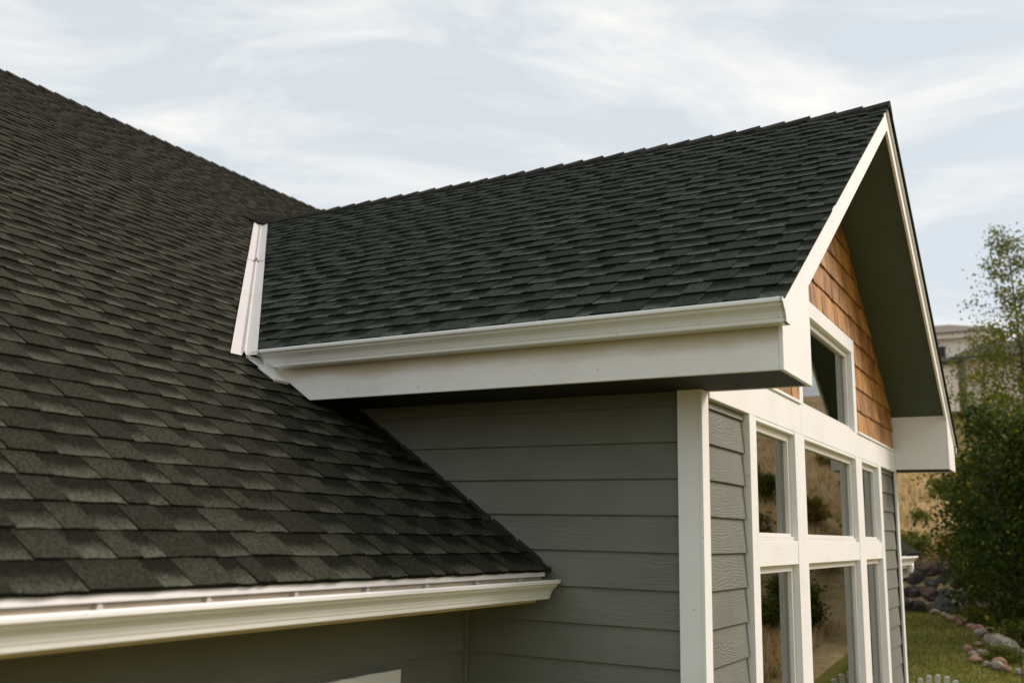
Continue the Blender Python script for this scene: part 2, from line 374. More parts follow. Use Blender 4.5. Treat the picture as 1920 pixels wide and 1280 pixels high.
# shingles ---------------------------------------------------------
WIDTHS = (.09, .12, .15, .18, .215, .25)
def tab_mesh(name, wd, ex, thick, tone, mname, seed):
    rnd = random.Random(seed); b = MB(); L_ = ex + .05; nu = 3
    us = [0, .38, .7, 1]
    cur = [rnd.uniform(-.0016, .0022) for _ in us]; edge = [rnd.uniform(-.003, .003) for _ in us]
    bot = [(u * wd, edge[i], thick + cur[i]) for i, u in enumerate(us)]
    mid = [(u * wd, ex * .55, thick * (1 - .55 * ex / L_) + cur[i] * .3) for i, u in enumerate(us)]
    top = [(u * wd, L_, 0.0) for u in us]; low = [(x, y, -.006) for x, y, z in bot]
    for i in range(3):
        for r1, r0, v1, v0 in ((mid, bot, .55, 0), (top, mid, 1.35, .55)):
            b.face([r0[i], r0[i + 1], r1[i + 1], r1[i]], [(us[i], v0), (us[i + 1], v0), (us[i + 1], v1), (us[i], v1)], tone)
        b.face([low[i], low[i + 1], bot[i + 1], bot[i]], [(.1, 1.2)] * 4, .52)
    for i, fl in ((0, 1), (3, 0)):
        q = [low[i], bot[i], mid[i], top[i]]
        b.face(q if fl else q[::-1], [(.1, 1.2)] * 4, .52)
    return b
def shingle_roof(parent, mname, frame, ulim, vmax, ex, region, seed, nkeep=300):
    """frame(u,v,h)->world; region(v): half planes in (u,v) that bound the course"""
    rnd = random.Random(seed); lib = {}; field = MB(); cand = []
    ncourse = int(vmax / ex) + 1; nrm = None
    for c in range(ncourse):
        v0 = c * ex; u = ulim[0] - rnd.uniform(0, .3); k = rnd.randint(0, 1)
        dv = rnd.uniform(-.002, .002)
        while u < ulim[1]:
            wd = WIDTHS[min(5, max(0, int(rnd.gauss(2.4, 1.6))))]; k ^= 1
            thick = (.0118 if k else .0082); ti = rnd.randint(0, 4); tone = (.0 if k else .5) + (.04, .14, .24, .34, .46)[ti]; var = rnd.randint(0, 2)
            quad = [(u, v0), (u + wd, v0), (u + wd, v0 + ex), (u, v0 + ex)]
            cl_ = quad; halves = region(v0 + ex)
            for h in halves: cl_ = clip(cl_, *h)
            A0 = area(quad); A1 = area(cl_)
            key = (wd, k, ti, var)
            if A1 > A0 * .03:
                if key not in lib: lib[key] = tab_mesh('shingle', wd - .0006, ex, thick, tone, mname, hash(key) & 65535)
                if A1 > A0 * .999:
                    cpos = frame(u + wd / 2, v0 + ex / 2, 0); d = cpos - CAM
                    fx, fy, fz = d.dot(r2), d.dot(u2), d.dot(fw)
                    px, py = (fx / fz, fy / fz) if fz > .1 else (9, 9)
                    vis = abs(px) < .545 and abs(py) < .365
                    cand.append((-(wd * ex * abs(d.dot(frame.n)) / d.length ** 3) if vis else 0, len(cand), key, u, v0 + dv))
                else:
                    thk = lambda v: thick * (1 - (v - v0) / (ex + .05))
                    q2 = [(u, v0), (u + wd - .0006, v0), (u + wd - .0006, v0 + ex + .05), (u, v0 + ex + .05)]
                    for h in halves: q2 = clip(q2, *h)
                    if len(q2) > 2:
                        a = [frame(x, y, -.006) for x, y in q2]; b = [frame(x, y, thk(y)) for x, y in q2]
                        field.prism(a, b, [((x - u) / wd, (y - v0) / ex) for x, y in q2], tone)
            u += wd
    cand.sort(); meshes = {}
    for r_, (sc, _, key, u, v0) in enumerate(cand):
        tm = lib[key]
        if r_ < nkeep and sc < 0:
            if key not in meshes: meshes[key] = tm.mesh('shingle', mname)
            o = link(meshes[key], 'shingle', parent)
            o.matrix_world = frame.mat(u, v0) 
            o.matrix_parent_inverse = Matrix.Identity(4)
            o.matrix_basis = frame.mat(u, v0, rnd.uniform(-.004, .004), rnd.uniform(0, .0012))
        else:
            i = len(field.v); Mx = frame.mat(u, v0, rnd.uniform(-.004, .004), rnd.uniform(0, .0012))
            field.v += [tuple(Mx @ Vector(p)) for p in tm.v]; field.f += [tuple(i + j for j in f) for f in tm.f]; field.uv += tm.uv; field.tone += tm.tone
    tag(field.build('shingle_field', mname, parent, fix=False), kind='stuff')
class Frame:
    def __init__(s, o, eu, ev): s.o = Vector(o); s.eu = Vector(eu); s.ev = Vector(ev); s.n = s.eu.cross(s.ev)
    def __call__(s, u, v, h): return s.o + s.eu * u + s.ev * v + s.n * (h - .005)
    def mat(s, u, v, rot=0, lift=0):
        q = s(u, v, lift); c, d = cos(rot), sin(rot); a = s.eu * c + s.ev * d; b = s.ev * c - s.eu * d
        return Matrix(((a.x, b.x, s.n.x, q.x), (a.y, b.y, s.n.y, q.y), (a.z, b.z, s.n.z, q.z), (0, 0, 0, 1)))
# main slope: u = +Y, v up the slope from the eave at x=-.795
fm = Frame((-.795, 0, zm(-.795)), (0, 1, 0), (-CS, 0, SN))
def vmain(x): return (-.795 - x) / CS
vt = vmain(RG)
vfoot = vmain(xv(-.52)); kk = YR + xv(YR) - .092
vtop = vmain(xv(YR)) + .05
def reg_main(v): return [(1, 0, -.012) if v < vfoot else (1, -CS, kk + .795) if v < vtop else (1, 0, 8.), (0, 1, vt)]
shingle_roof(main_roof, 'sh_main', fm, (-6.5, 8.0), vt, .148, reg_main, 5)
# wing slope: u = +X, v up the slope from the eave at y=-.495
Y0 = -.495
fwg = Frame((0, Y0, zp(Y0)), (1, 0, 0), (0, CS, SN)); vtw = (YR - Y0) / CS
kw = YR + xv(YR) + .092 - Y0          # x >= kw - v*CS
def reg_wing(v): return [(1, 0, XO + .028), (0, 1, vtw), (-1, -CS, -kw)]
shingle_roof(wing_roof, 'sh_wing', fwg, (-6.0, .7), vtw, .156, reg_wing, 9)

# ridge caps -------------------------------------------------------
def cap_mesh(name, L_, seed):
    rnd = random.Random(seed); b = MB(); wdt = .135; t1, t0 = .027, .004
    ring = []
    for y, t in ((0, t1), (L_ + .05, t0)):
        ring.append([(-wdt * CS, y, -wdt * SN + t + rnd.uniform(0, .004)), (-.02, y, -.004 + t), (0, y, .004 + t), (.02, y, -.004 + t), (wdt * CS, y, -wdt * SN + t + rnd.uniform(0, .004)),
                     (wdt * CS, y, -wdt * SN - .008), (0, y, -.012), (-wdt * CS, y, -wdt * SN - .008)])
    b.prism(ring[0], ring[1], [(.2, .3)] * 8, rnd.random())
    return b.mesh('ridge_cap', 'cap')
caps = [cap_mesh('ridge_cap', .205, i) for i in range(5)]
def ridge(parent, p0, d, n, ex, rz):
    for i in range(n):
        o = link(random.choice(caps), 'ridge_cap', parent); q = Vector(p0) + Vector(d) * (ex * i)
        o.location = q + Vector((0, 0, random.uniform(-.002, .003))); o.rotation_euler = (0, 0, rz + random.uniform(-.012, .012))
# wing ridge: butts face +X, laid from the gable inwards
ridge(wing_roof, (XO + .035, YR, ZR - .002), (-1, 0, 0), 33, .203, pi / 2)
ridge(main_roof, (RG, -6.55, zm(RG) - .002), (0, 1, 0), 72, .203, 0)

# valley flashing --------------------------------------------------
def valley(name, ya, yb, lift):
    b = MB(); prof = [(-.108, 0), (-.022, 0), (0, .030), (.022, 0), (.108, 0)]   # metres across, rib height
    rings = []
    for y, first in ((ya, True), (yb, False)):
        c = Vector((xv(y), y, zp(y)))
        row = []
        for a, h in prof:
            if a < 0: q = c + Vector((0, a * 1.0, 0)) + Vector(nM) * (lift - .002)
            elif a > 0: q = c + Vector((a * 1.0, 0, 0)) + Vector(nL) * (lift - .002)
            else: q = c + Vector((0, 0, lift + .022))
            row.append(q)
        rings.append(row)
    # square the foot: move the outer corners along the valley
    d = (Vector((xv(yb), yb, zp(yb))) - Vector((xv(ya), ya, zp(ya)))).normalized()
    for row in rings:
        row[0] += d * (.108 * .55); row[1] += d * (.02 * .55); row[4] += d * (.108 * .55); row[3] += d * (.02 * .55)
    rings[0][0] -= d * .05; rings[0][4] -= d * .05; rings[0][2] += d * .035
    th = Vector((0, 0, -.0016))
    for k in range(4):
        b.face([rings[0][k], rings[0][k + 1], rings[1][k + 1], rings[1][k]])
        b.face([rings[0][k] + th, rings[1][k] + th, rings[1][k + 1] + th, rings[0][k + 1] + th])
        b.face([rings[0][k], rings[0][k] + th, rings[0][k + 1] + th, rings[0][k + 1]])
    return b.build(name, 'flash', house, fix=False)
YS = 1.36
valley('valley_flashing', -.585, YS + .12, .012)
valley('valley_flashing', YS, YR - .06, .016)
# dark lap joint and diamond notch at the overlap of the two lengths
b = MB(); c = Vector((xv(YS), YS, zp(YS)));
d = Vector((-1, 1, m_)).normalized(); side_a = Vector((0, -1, 0)); side_b = Vector((1, 0, 0))
def strip(b, p, q, wd, n):
    t_ = (q - p).normalized(); s_ = t_.cross(n).normalized() * wd / 2; b.prism([p - s_, p + s_, q + s_, q - s_], [x + n * .002 for x in (p - s_, p + s_, q + s_, q - s_)])
n_a, n_b = Vector(nM), Vector(nL)
strip(b, c + side_a * .108 + d * .03 + n_a * .009, c + side_a * .03 + d * -.005 + n_a * .009, .006, n_a)
strip(b, c + side_b * .108 + d * .03 + n_b * .009, c + side_b * .03 + d * -.005 + n_b * .009, .006, n_b)
tp = c + Vector((0, 0, .043))
for a_, n_ in ((side_a, n_a), (side_b, n_b)):
    strip(b, c + a_ * .03 - d * .005 + n_ * .012, tp + d * .045, .006, n_); strip(b, c + a_ * .03 - d * .005 + n_ * .012, tp - d * .05, .006, n_)
b.build('flashing_joint', 'dark', house)
# shingled-in saddle where the valley dies under the ridge
b = MB(); q = Vector((xv(YR), YR, ZR)); b.prism([q + Vector((.25, -.19, -.13)), q + Vector((-.02, -.34, -.02 + .0)), q + Vector((-.20, 0, .11)), q + Vector((.25, .0, .012))], [q + Vector((.25, -.19, -.10)), q + Vector((-.02, -.34, .02)), q + Vector((-.20, 0, .15)), q + Vector((.25, 0, .035))])
b.build('ridge_saddle', 'cap', house)

# gutters ----------------------------------------------------------
PROF = [(0, -.004), (0, -.098), (.064, -.098), (.069, -.094), (.071, -.080), (.074, -.076), (.0765, -.068), (.084, -.054), (.096, -.042), (.106, -.035), (.111, -.029), (.112, -.023), (.123, -.021), (.127, -.017), (.1275, -.005), (.124, 0), (.112, 0), (.111, -.004)]
def gutter(name, place, a, bb, parent=house, caps_=(True, True), start=None, sc=1.0):
    """place(o, z, t) -> world; t runs a..bb; start(z): optional sloped start"""
    b = MB(); n = len(PROF); th = .0022
    inner = []
    for i, (o, z) in enumerate(PROF):
        p = Vector(PROF[max(i - 1, 0)]); q = Vector(PROF[min(i + 1, n - 1)]); t_ = (q - p).normalized(); inner.append((o - t_.y * th, z + t_.x * th))
    ring = [(o * sc, z * sc) for o, z in PROF + inner[::-1]]
    T = lambda z, t: start(z) if (start and t == a) else t
    b.prism([place(o, z, T(z, a)) for o, z in ring], [place(o, z, bb) for o, z in ring])
    for t, on, dr in ((a, caps_[0], 1), (bb, caps_[1], -1)):
        if on:
            rim = [(o * sc, z * sc) for o, z in PROF]
            b.prism([place(o, z, t - dr * .001) for o, z in rim], [place(o, z, t + dr * .003) for o, z in rim])
            out_ = [(o * 1.03, z * 1.02) for o, z in rim]
            for k in range(n - 1):
                A, Bq = rim[k], rim[k + 1]; b.face([place(*A, t - dr * .001), place(*Bq, t - dr * .001), place(*Bq, t + dr * .012), place(*A, t + dr * .012)])
    o = b.build(name, 'gutter', parent, fix=True)
    return o
zg = 1.600
g1 = gutter('gutter', lambda o, z, t: (t, -F - .004 - o, zg + z), -2.4, XO + .035, start=lambda z: (B - (zg + z)) / m_ + .085)
# joint collar near the end of the upper gutter
gutter('gutter_seam', lambda o, z, t: (t, -F - .0015 - o * 1.028, zg + .001 + z * 1.02), XO + .004, XO + .020, caps_=(False, False))
g1b = gutter('gutter', lambda o, z, t: (t, WD + F + .004 + o, zg + z), -2.4, XO + .015, start=lambda z: (B - (zg + z)) / m_ + .085)
XF = -.862; zl = .386
g2 = gutter('gutter', lambda o, z, t: (XF + .004 + o, t, zl + z), -6.55, -.03)
for i in range(15):
    y = -.30 - .395 * i
    b = MB(); b.box(XF + .002, XF + .122, y - .011, y + .011, zl - .018, zl - .015); b.box(XF + .001, XF + .03, y - .013, y + .013, zl - .03, zl + .006)
    b.tube([(XF + .028, y, zl - .002), (XF + .052, y, zl - .002)], .011, 8)
    b.build('gutter_bracket', 'screw', g2)
# fascias
polyy('fascia', 'fascia', house, [((B - ZB) / m_ + .012, ZB), (XO - .021, ZB), (XO - .021, 1.606), ((B - 1.606) / m_ + .012, 1.606)], -F, -F + .02)
polyy('fascia', 'white', house, [((B - ZB) / m_ + .012, ZB), (XO - .021, ZB), (XO - .021, 1.606), ((B - 1.606) / m_ + .012, 1.606)], WD + F - .02, WD + F)
part_box('fascia', 'tanfascia', house, XF - .02, XF, -6.5, -.045, .268, .43)
# metal drip edge under the starter course
part_box('drip_edge', 'gutter', house, -.828, -.812, -6.5, -.045, .3985, .4285, .002)
part_box('drip_edge_top', 'felt', house, -.86, -.815, -6.5, -.05, .4290, .4305, 0)
part_box('inner_fascia', 'tan', house, -.842, -.8295, -6.5, -.05, .33, .4200, 0)
# kick-out flashing where the wing eave lands on the main roof
b = MB(); A = [Vector((x, -F - .125, zm(x) - .005)) for x in (-2.50, -2.27)]
b.prism([A[0], A[1], A[1] + Vector((0, .12, 0)), A[0] + Vector((0, .12, 0))], [p + Vector((.012, 0, .014)) for p in (A[0], A[1], A[1] + Vector((0, .12, 0)), A[0] + Vector((0, .12, 0)))])
b.build('kickout_flashing', 'white', house)
b = MB()
for i in range(9):   # ragged metal step flashing along the wall foot
    x = -.84 - .155 * i; b.prism([(x, -.004, zm(x) - .01), (x - .15, -.004, zm(x - .15) - .01), (x - .15, -.004, zm(x - .15) + .022), (x - .02, -.004, zm(x) + .028)], [(x, -.016, zm(x) - .01), (x - .15, -.016, zm(x - .15) - .01), (x - .15, -.016, zm(x - .15) + .022), (x - .02, -.016, zm(x) + .028)])
b.build('step_flashing', 'dark', house)
# roof-edge debris at the eave corner
b = MB()
for i in range(26):
    p = Vector((-.80 + random.gauss(0, .03), -.05 + random.gauss(0, .025), zm(-.80) + abs(random.gauss(0, .012)))); s_ = random.uniform(.004, .014)
    b.face([p + s_ * Vector((random.uniform(-1, 1), random.uniform(-1, 1), random.uniform(-.6, .6))) for _ in range(3)])
tag(b.build('leaf_litter', 'bark', house, fix=False), kind='stuff')

fas = [o for o in bpy.data.objects if o.name.startswith('fascia') and o.parent is house][0]
for i in range(8):
    for zz in (1.37, 1.47):
        x = -1.85 + i * .31 + random.uniform(-.05, .05)
        if zz < zm(x) + .02 or random.random() < .45: continue
        b = MB(); z_ = zz + random.uniform(-.015, .015); b.tube([(x, -F - .0012, z_), (x, -F + .004, z_)], random.uniform(.0018, .0034), 6); b.build('nail_head', 'bark', fas)
# soffits ----------------------------------------------------------
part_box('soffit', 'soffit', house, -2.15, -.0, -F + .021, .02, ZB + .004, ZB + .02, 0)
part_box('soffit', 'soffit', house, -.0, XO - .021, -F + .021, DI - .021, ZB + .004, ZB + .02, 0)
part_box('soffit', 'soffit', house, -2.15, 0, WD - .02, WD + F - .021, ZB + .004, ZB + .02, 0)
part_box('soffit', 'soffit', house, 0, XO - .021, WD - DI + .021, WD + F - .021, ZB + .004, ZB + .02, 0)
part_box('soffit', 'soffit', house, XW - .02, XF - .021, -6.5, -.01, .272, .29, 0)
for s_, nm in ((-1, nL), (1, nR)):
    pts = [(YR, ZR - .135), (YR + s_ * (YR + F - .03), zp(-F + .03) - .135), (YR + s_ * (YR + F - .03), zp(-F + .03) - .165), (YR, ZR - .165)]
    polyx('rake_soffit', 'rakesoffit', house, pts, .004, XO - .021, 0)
# rake boards and boxed returns ------------------------------------
for s_ in (-1, 1):
    Yf = lambda y: YR + s_ * (YR - y)
    polyx('rake_board', 'white', house, [(Yf(DI), zp(DI) - .205), (YR, ZR - .205), (YR, ZR - .012), (Yf(-F), zp(-F) - .012), (Yf(-F), ZB), (Yf(DI), ZB)], XO - .02, XO, .002)
    if s_ > 0: polyx('rake_moulding', 'white', house, [(YR, ZR - .078), (YR, ZR - .03), (Yf(-F - .02), zp(-F - .02) - .03), (Yf(-F - .02), zp(-F - .02) - .078)], XO + .0005, XO + .017, .003)
    ya, yb = sorted((Yf(DI), Yf(DI - .02)))
    part_box('return_side', 'white', house, .003, XO - .021, ya, yb, ZB + .0005, zp(DI) - .14, .002)

# walls and siding -------------------------------------------------
side_wall = polyy('side_wall', 'wallcore', house, [(-4.2, -2.3), (-.012, -2.3), (-.012, 1.75), (-2.9, 1.9), (-4.2, 2.4)], .016, .14, 0)
polyy('side_wall', 'wallcore', house, [(-4.2, -2.3), (-.012, -2.3), (-.012, 1.75), (-2.9, 1.9), (-4.2, 2.4)], WD - .14, WD - .016, 0)
main_wall = part_box('main_wall', 'wallcore', house, XW - .14, XW - .016, -6.5, .014, -2.3, .29, 0)
def plank(name, axis, a, b_, z0, h, face, sgn, parent, seed):
    """lap siding board: bottom edge at `face` (proud), top edge 10 mm behind; axis 'x' or 'y'; outward sign"""
    t0, t1 = 0.0, .017; b = MB(); top = z0 + h + .02; U = seed * 3.7
    def pt(l, d, z): return (l, face - sgn * d, z) if axis == 'x' else (face - sgn * d, l, z)
    prof = [(t0, z0), (t1, top), (t1 + .004, top), (t0 + .009, z0)]
    A = [pt(a, d, z) for d, z in prof]; Bq = [pt(b_, d, z) for d, z in prof]
    i = len(b.v); b.v += A + Bq
    for k in range(4):
        k2 = (k + 1) % 4; b.f.append((k, k2, 4 + k2, 4 + k)); b.uv.append([(a + U, prof[k][1]), (a + U, prof[k2][1]), (b_ + U, prof[k2][1]), (b_ + U, prof[k][1])]); b.tone.append(.5)
    for ff in ((3, 2, 1, 0), (4, 5, 6, 7)): b.f.append(ff); b.uv.append([(0, 0)] * 4); b.tone.append(.5)
    return b.build(name, 'siding', parent)
k = 0
gable_wall = polyx('gable_wall', 'wallcore', house, [(.02, -2.3), (.80, -2.3), (.80, 1.9), (.02, 1.9)], -.14, -.018, 0)
for n in range(-13, 8):
    z0 = n * E_; h = min(E_, 1.30 - z0) if n == 7 else E_
    k += 1; plank('siding_plank', 'x', (-1.30 if z0 < .3 else xv(0) + .2), -.107, z0, h, 0, -1, side_wall, k)
    k += 1; plank('siding_plank', 'y', .083, .752, z0, h, 0, 1, gable_wall, k)
    k += 1; plank('siding_plank', 'y', 4.975, WD - .125, z0, h, 0, 1, gable_wall, k)
    if z0 < .25:
        k += 1; plank('siding_plank', 'y', -6.5, -3.35, z0, h, XW, 1, main_wall, k)
        k += 1; plank('siding_plank', 'y', -3.347, -.012, z0, h, XW, 1, main_wall, k)
# inside corner strip, corner boards
b = MB(); b.box(XW - .012, XW + .018, -.022, -.002, -2.3, .27); b.build('corner_strip', 'siding', house, bevel=.002)
def corner_board(y0, s_):
    b = MB(); b.box(-.106, .0005, y0 - s_ * .02 if s_ > 0 else y0, y0 if s_ > 0 else y0 + .02, -2.3, ZB + .003)
    b.build('corner_board', 'white', house, bevel=.002)
    ya, yb = sorted((y0 - s_ * .02, y0 + s_ * .08)); part_box('corner_board', 'white', house, .001, .02, ya, yb, -2.3, ZB + .003, .002)
corner_board(0, 1); corner_board(WD, -1)
# interior ---------------------------------------------------------
part_box('interior_wall', 'room', house, -4.6, -4.5, .14, WD - .14, -2.3, 1.85, 0)
part_box('interior_wall', 'room', house, -4.5, -.15, .108, .16, -2.25, 1.85, 0)
part_box('interior_wall', 'room', house, -4.5, -.15, WD - .16, WD - .108, -2.25, 1.85, 0)
part_box('interior_floor', 'roomfloor', house, -4.5, -.15, .16, WD - .16, -2.3, -2.2, 0)
# gable sheathing around the openings
O = [(.885, 1.763), (2.02, 3.775), (4.035, 4.835)]; ZW = [(-1.95, .457), (.600, 1.263)]; UW = (2.03, 3.80, 1.445, 2.155)
b = MB()
for y0, y1 in ((.80, O[0][0] + .005), (O[0][1] - .005, O[1][0] + .005), (O[1][1] - .005, O[2][0] + .005), (O[2][1] - .005, WD - .02)): b.box(-.14, -.018, y0, y1, -2.3, 1.27)
for y0, y1 in O:
    b.box(-.14, -.018, y0, y1, .462, .595); b.box(-.14, -.018, y0, y1, -2.3, -1.955)
b.box(-.14, -.018, .80, WD - .02, 1.271, 1.44)
b.prism([(-.14, y, z) for y, z in ((.3, 1.441), (UW[0] - .001, 1.441), (UW[0] - .001, zp(UW[0]) - .17), (.3, zp(.3) - .17))], [(-.018, y, z) for y, z in ((.3, 1.441), (UW[0] - .001, 1.441), (UW[0] - .001, zp(UW[0]) - .17), (.3, zp(.3) - .17))])
b.prism([(-.14, y, z) for y, z in ((UW[1] + .001, 1.441), (WD - .3, 1.441), (WD - .3, zp(WD - .3) - .17), (UW[1] + .001, zp(UW[1]) - .17))], [(-.018, y, z) for y, z in ((UW[1] + .001, 1.441), (WD - .3, 1.441), (WD - .3, zp(WD - .3) - .17), (UW[1] + .001, zp(UW[1]) - .17))])
q = [(UW[0], UW[3] + .001), (UW[1], UW[3] + .001), (UW[1], zp(UW[1]) - .17), (YR, ZR - .17), (UW[0], zp(UW[0]) - .17)]
b.prism([(-.14, y, z) for y, z in q], [(-.018, y, z) for y, z in q])
b.build('gable_sheathing', 'wallcore', house)
# trim boards ------------------------------------------------------
TX = .028
def trim(name, y0, y1, z0, z1, x1=TX): return part_box(name, 'white', house, -.017, x1, y0, y1, z0, z1, .003)
trim('window_trim', .756, .885, -2.3, 1.2845); trim('window_trim', 4.835, 4.972, -2.3, 1.2845)
trim('window_trim', O[0][1], O[1][0], -2.3, 1.2845); trim('window_trim', O[1][1], O[2][0], -2.3, 1.2845)
for y0, y1 in O:
    trim('window_rail', y0 + .001, y1 - .001, .457, .600, TX - .003); trim('window_rail', y0 + .001, y1 - .001, -2.3, -1.95, TX - .003)
    trim('window_head', y0 + .001, y1 - .001, 1.263, 1.2845, TX - .003)
FZ = (1.2855, 1.485)
for y0, y1 in ((.082, 1.934), (1.936, 3.916), (3.918, WD - DI - .001)): trim('frieze_board', y0, y1, *FZ, TX - .001)
part_box('frieze_cap', 'white', house, -.017, .04, .082, 1.934, 1.4855, 1.505); part_box('frieze_cap', 'white', house, -.017, .04, 3.918, WD - DI - .001, 1.4855, 1.505)
trim('window_trim', 1.935, UW[0], 1.4855, 2.1555); trim('window_trim', UW[1], 3.917, 1.4855, 2.1555); trim('window_trim', 1.935, 3.917, 2.156, 2.272)
# windows ----------------------------------------------------------
def window(y0, y1, z0, z1, fx=-.012):
    o = empty('window', (fx, (y0 + y1) / 2, z0)); o.parent = house; P(o)
    w2, h = (y1 - y0) / 2, z1 - z0; fr = .042
    b = MB(); b.box(-.07, 0, -w2, -w2 + fr, 0, h); b.build('jamb', 'vinyl', o, bevel=.003)
    b = MB(); b.box(-.07, 0, w2 - fr, w2, 0, h); b.build('jamb', 'vinyl', o, bevel=.003)
    b = MB(); b.box(-.07, -.0005, -w2 + fr, w2 - fr, h - fr, h); b.build('head', 'vinyl', o, bevel=.003)
    b = MB(); b.box(-.07, .022, -w2 + fr, w2 - fr, 0, fr * .55); b.box(-.07, .004, -w2 + fr, w2 - fr, fr * .55, fr); b.build('sill', 'vinyl', o, bevel=.003)
    b = MB(); b.box(-.032, -.026, -w2 + fr - .004, w2 - fr + .004, fr - .004, h - fr + .004); b.build('pane', 'glass', o)
for z0, z1 in ZW:
    for y0, y1 in O: window(y0 + .002, y1 - .002, z0 + .001, z1 - .001)
window(UW[0] + .002, UW[1] - .002, UW[2] + .041, UW[3] - .001)
# curtains inside the tall windows
def curtain(y0, y1):
    b = MB(); n = int((y1 - y0) / .012); pts = [(-.26 + .028 * sin(i * .9) + .01 * sin(i * .37), y0 + (y1 - y0) * i / n) for i in range(n + 1)]
    for (xa, ya), (xb, yb) in zip(pts, pts[1:]): b.face([(xa, ya, -2.15), (xb, yb, -2.15), (xb, yb, 1.24), (xa, ya, 1.24)])
    b.build('curtain', 'curtain', house, smooth=True, fix=False)
curtain(.86, 1.12); curtain(4.62, 4.86); curtain(3.6, 3.78)
# cedar shakes -----------------------------------------------------
rs = random.Random(3); ex = .195
def shake(poly, z0):
    b = MB(); thk = rs.uniform(.014, .022); dz = rs.uniform(-.006, .004)
    pl = [(y, z + (dz if z < z0 + .001 else 0)) for y, z in poly]
    yb = min(p[0] for p in pl)
    xf = lambda z: .006 + thk * (1 - (z - z0) / (ex + .03))
    b.prism([(-.012, y, z) for y, z in pl], [(xf(z), y, z) for y, z in pl], [(y - yb, z - z0) for y, z in pl])
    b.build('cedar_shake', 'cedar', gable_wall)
for c in range(13):
    z0 = 1.507 + ex * c - (.008 if c else 0); y = .12 + rs.uniform(-.1, 0)
    while y < WD - .1:
        wd = rs.choice((.08, .10, .12, .15, .18, .22)) * rs.uniform(.9, 1.1); gap = rs.uniform(.003, .008)
        q = [(y, z0), (y + wd - gap, z0), (y + wd - gap, z0 + ex + .03), (y, z0 + ex + .03)]
        for h in ((m_, 1, zp(0) + 0 - .15 + 2 * m_ * YR), (-m_, 1, zp(0) - .15), (-1, 0, -.105), (1, 0, WD - .105)): q = clip(q, *h)
        pieces = [q]
        if z0 < 2.27 - .02:
            pieces = [clip(q, 1, 0, 1.933), clip(q, -1, 0, -3.919)]
        for pq in pieces:
            if area(pq) > .0012: shake(pq, z0)
        y += wd
# white head trim of a window on the main wall (ragged caulk line above)
b = MB(); ys_ = [-.601 - i * .06 for i in range(22)]
ring = [(y, -.033 + random.uniform(-.004, .003) * (i > 0)) for i, y in enumerate(ys_)] + [(ys_[-1], -.20), (ys_[0], -.20)]
b.prism([(XW - .01, y, z) for y, z in ring], [(XW + .022, y, z) for y, z in ring]); b.build('window_trim', 'white', house)
part_box('window_trim', 'white', house, XW - .01, XW + .022, -.715, -.601, -1.6, -.201); part_box('window_trim', 'white', house, XW - .01, XW + .022, -1.86, -1.75, -1.6, -.201)
# rear extension with its own eave, gutter and downspout -----------
part_box('extension_wall', 'wallcore', house, -4.0, -.62, WD + .01, 7.75, -2.3, .36, 0)
b = MB(); q = [(-.20, .452), (-3.6, 2.1), (-3.6, 2.2), (-.20, .50)]; b.prism([(x, WD + .02, z) for x, z in q], [(x, 7.93, z) for x, z in q]); b.build('extension_roof', 'sh_main', house)
part_box('fascia', 'white', house, -.235, -.215, WD + .02, 7.91, .30, .449)
part_box('soffit', 'soffit', house, -.66, -.236, WD + .02, 7.9, .33, .345, 0)
g3 = gutter('gutter', lambda o, z, t: (-.214 + o, t, .447 + z), WD + .03, 7.92, sc=1.05)
b = MB(); b.tube([(-.165, 7.86, .36), (-.165, 7.86, .31), (-.175, 7.86, .275), (-.205, 7.86, .245), (-.27, 7.86, .215), (-.56, 7.86, .12), (-.66, 7.86, .05), (-.67, 7.86, -.02), (-.67, 7.86, -2.2)], .036, 10); b.build('downspout', 'gutter', house, smooth=True)

# ------------------------------------------------------------------ garden chairs
def adirondack(loc, rz, label):
    r = tag(empty('garden_chair', loc, rz), label, 'chair', 'white slatted garden chairs')
    def bx(name, x0, x1, y0, y1, z0, z1, tilt=None, off=(0, 0, 0)):
        b = MB(); b.box(x0, x1, y0, y1, z0, z1); o = b.build(name, 'chair', r, bevel=.004)
        if tilt is not None: o.rotation_euler = tilt; o.location = off
        return o
    # chair faces +Y; back at y=-.3 leaning to -Y
    hts = (.66, .73, .775, .79, .775, .73, .66); n = 7
    for i, h in enumerate(hts):
        a = radians(-11 + 22 * i / 6); wd = .036
        b = MB(); ring = [(-wd * .72, 0), (wd * .72, 0), (wd, h - .03), (wd * .8, h - .008), (wd * .35, h), (-wd * .35, h), (-wd * .8, h - .008), (-wd, h - .03)]
        pts = [((i - 3) * .066 + x * cos(a) + z * sin(a), z * cos(a) - x * sin(a)) for x, z in ring]
        b.prism([(x, 0, z) for x, z in pts], [(x, .018, z) for x, z in pts]); o = b.build('back_slat', 'chair', r, bevel=.003)
        o.location = (0, -.28, .245); o.rotation_euler = (radians(18), 0, 0)
    for z in (.12, .52):
        bx('back_rail', -.26, .26, -.02, 0, z, z + .07, (radians(18), 0, 0), (0, -.281, .245))
    for i in range(6): bx('seat_slat', -.27, .27, -.27 + i * .092, -.27 + i * .092 + .08, .262 + i * .017, .282 + i * .017)
    for s_ in (-1, 1):
        bx('side_rail', s_ * .27 - .012, s_ * .27 + .012, -.62, .30, -.05, .04, (radians(12), 0, 0), (0, 0, .27)); bx('leg', s_ * .297 - .012, s_ * .297 + .012, .16, .25, 0, .53)
        bx('armrest', s_ * .315 - .07, s_ * .315 + .07, -.38, .31, .531, .553); bx('leg', s_ * .297 - .012, s_ * .297 + .012, -.50, -.42, 0, .53)
        bx('arm_support', s_ * .297 - .012, s_ * .297 + .012, -.42, -.30, .46, .53)
    return r
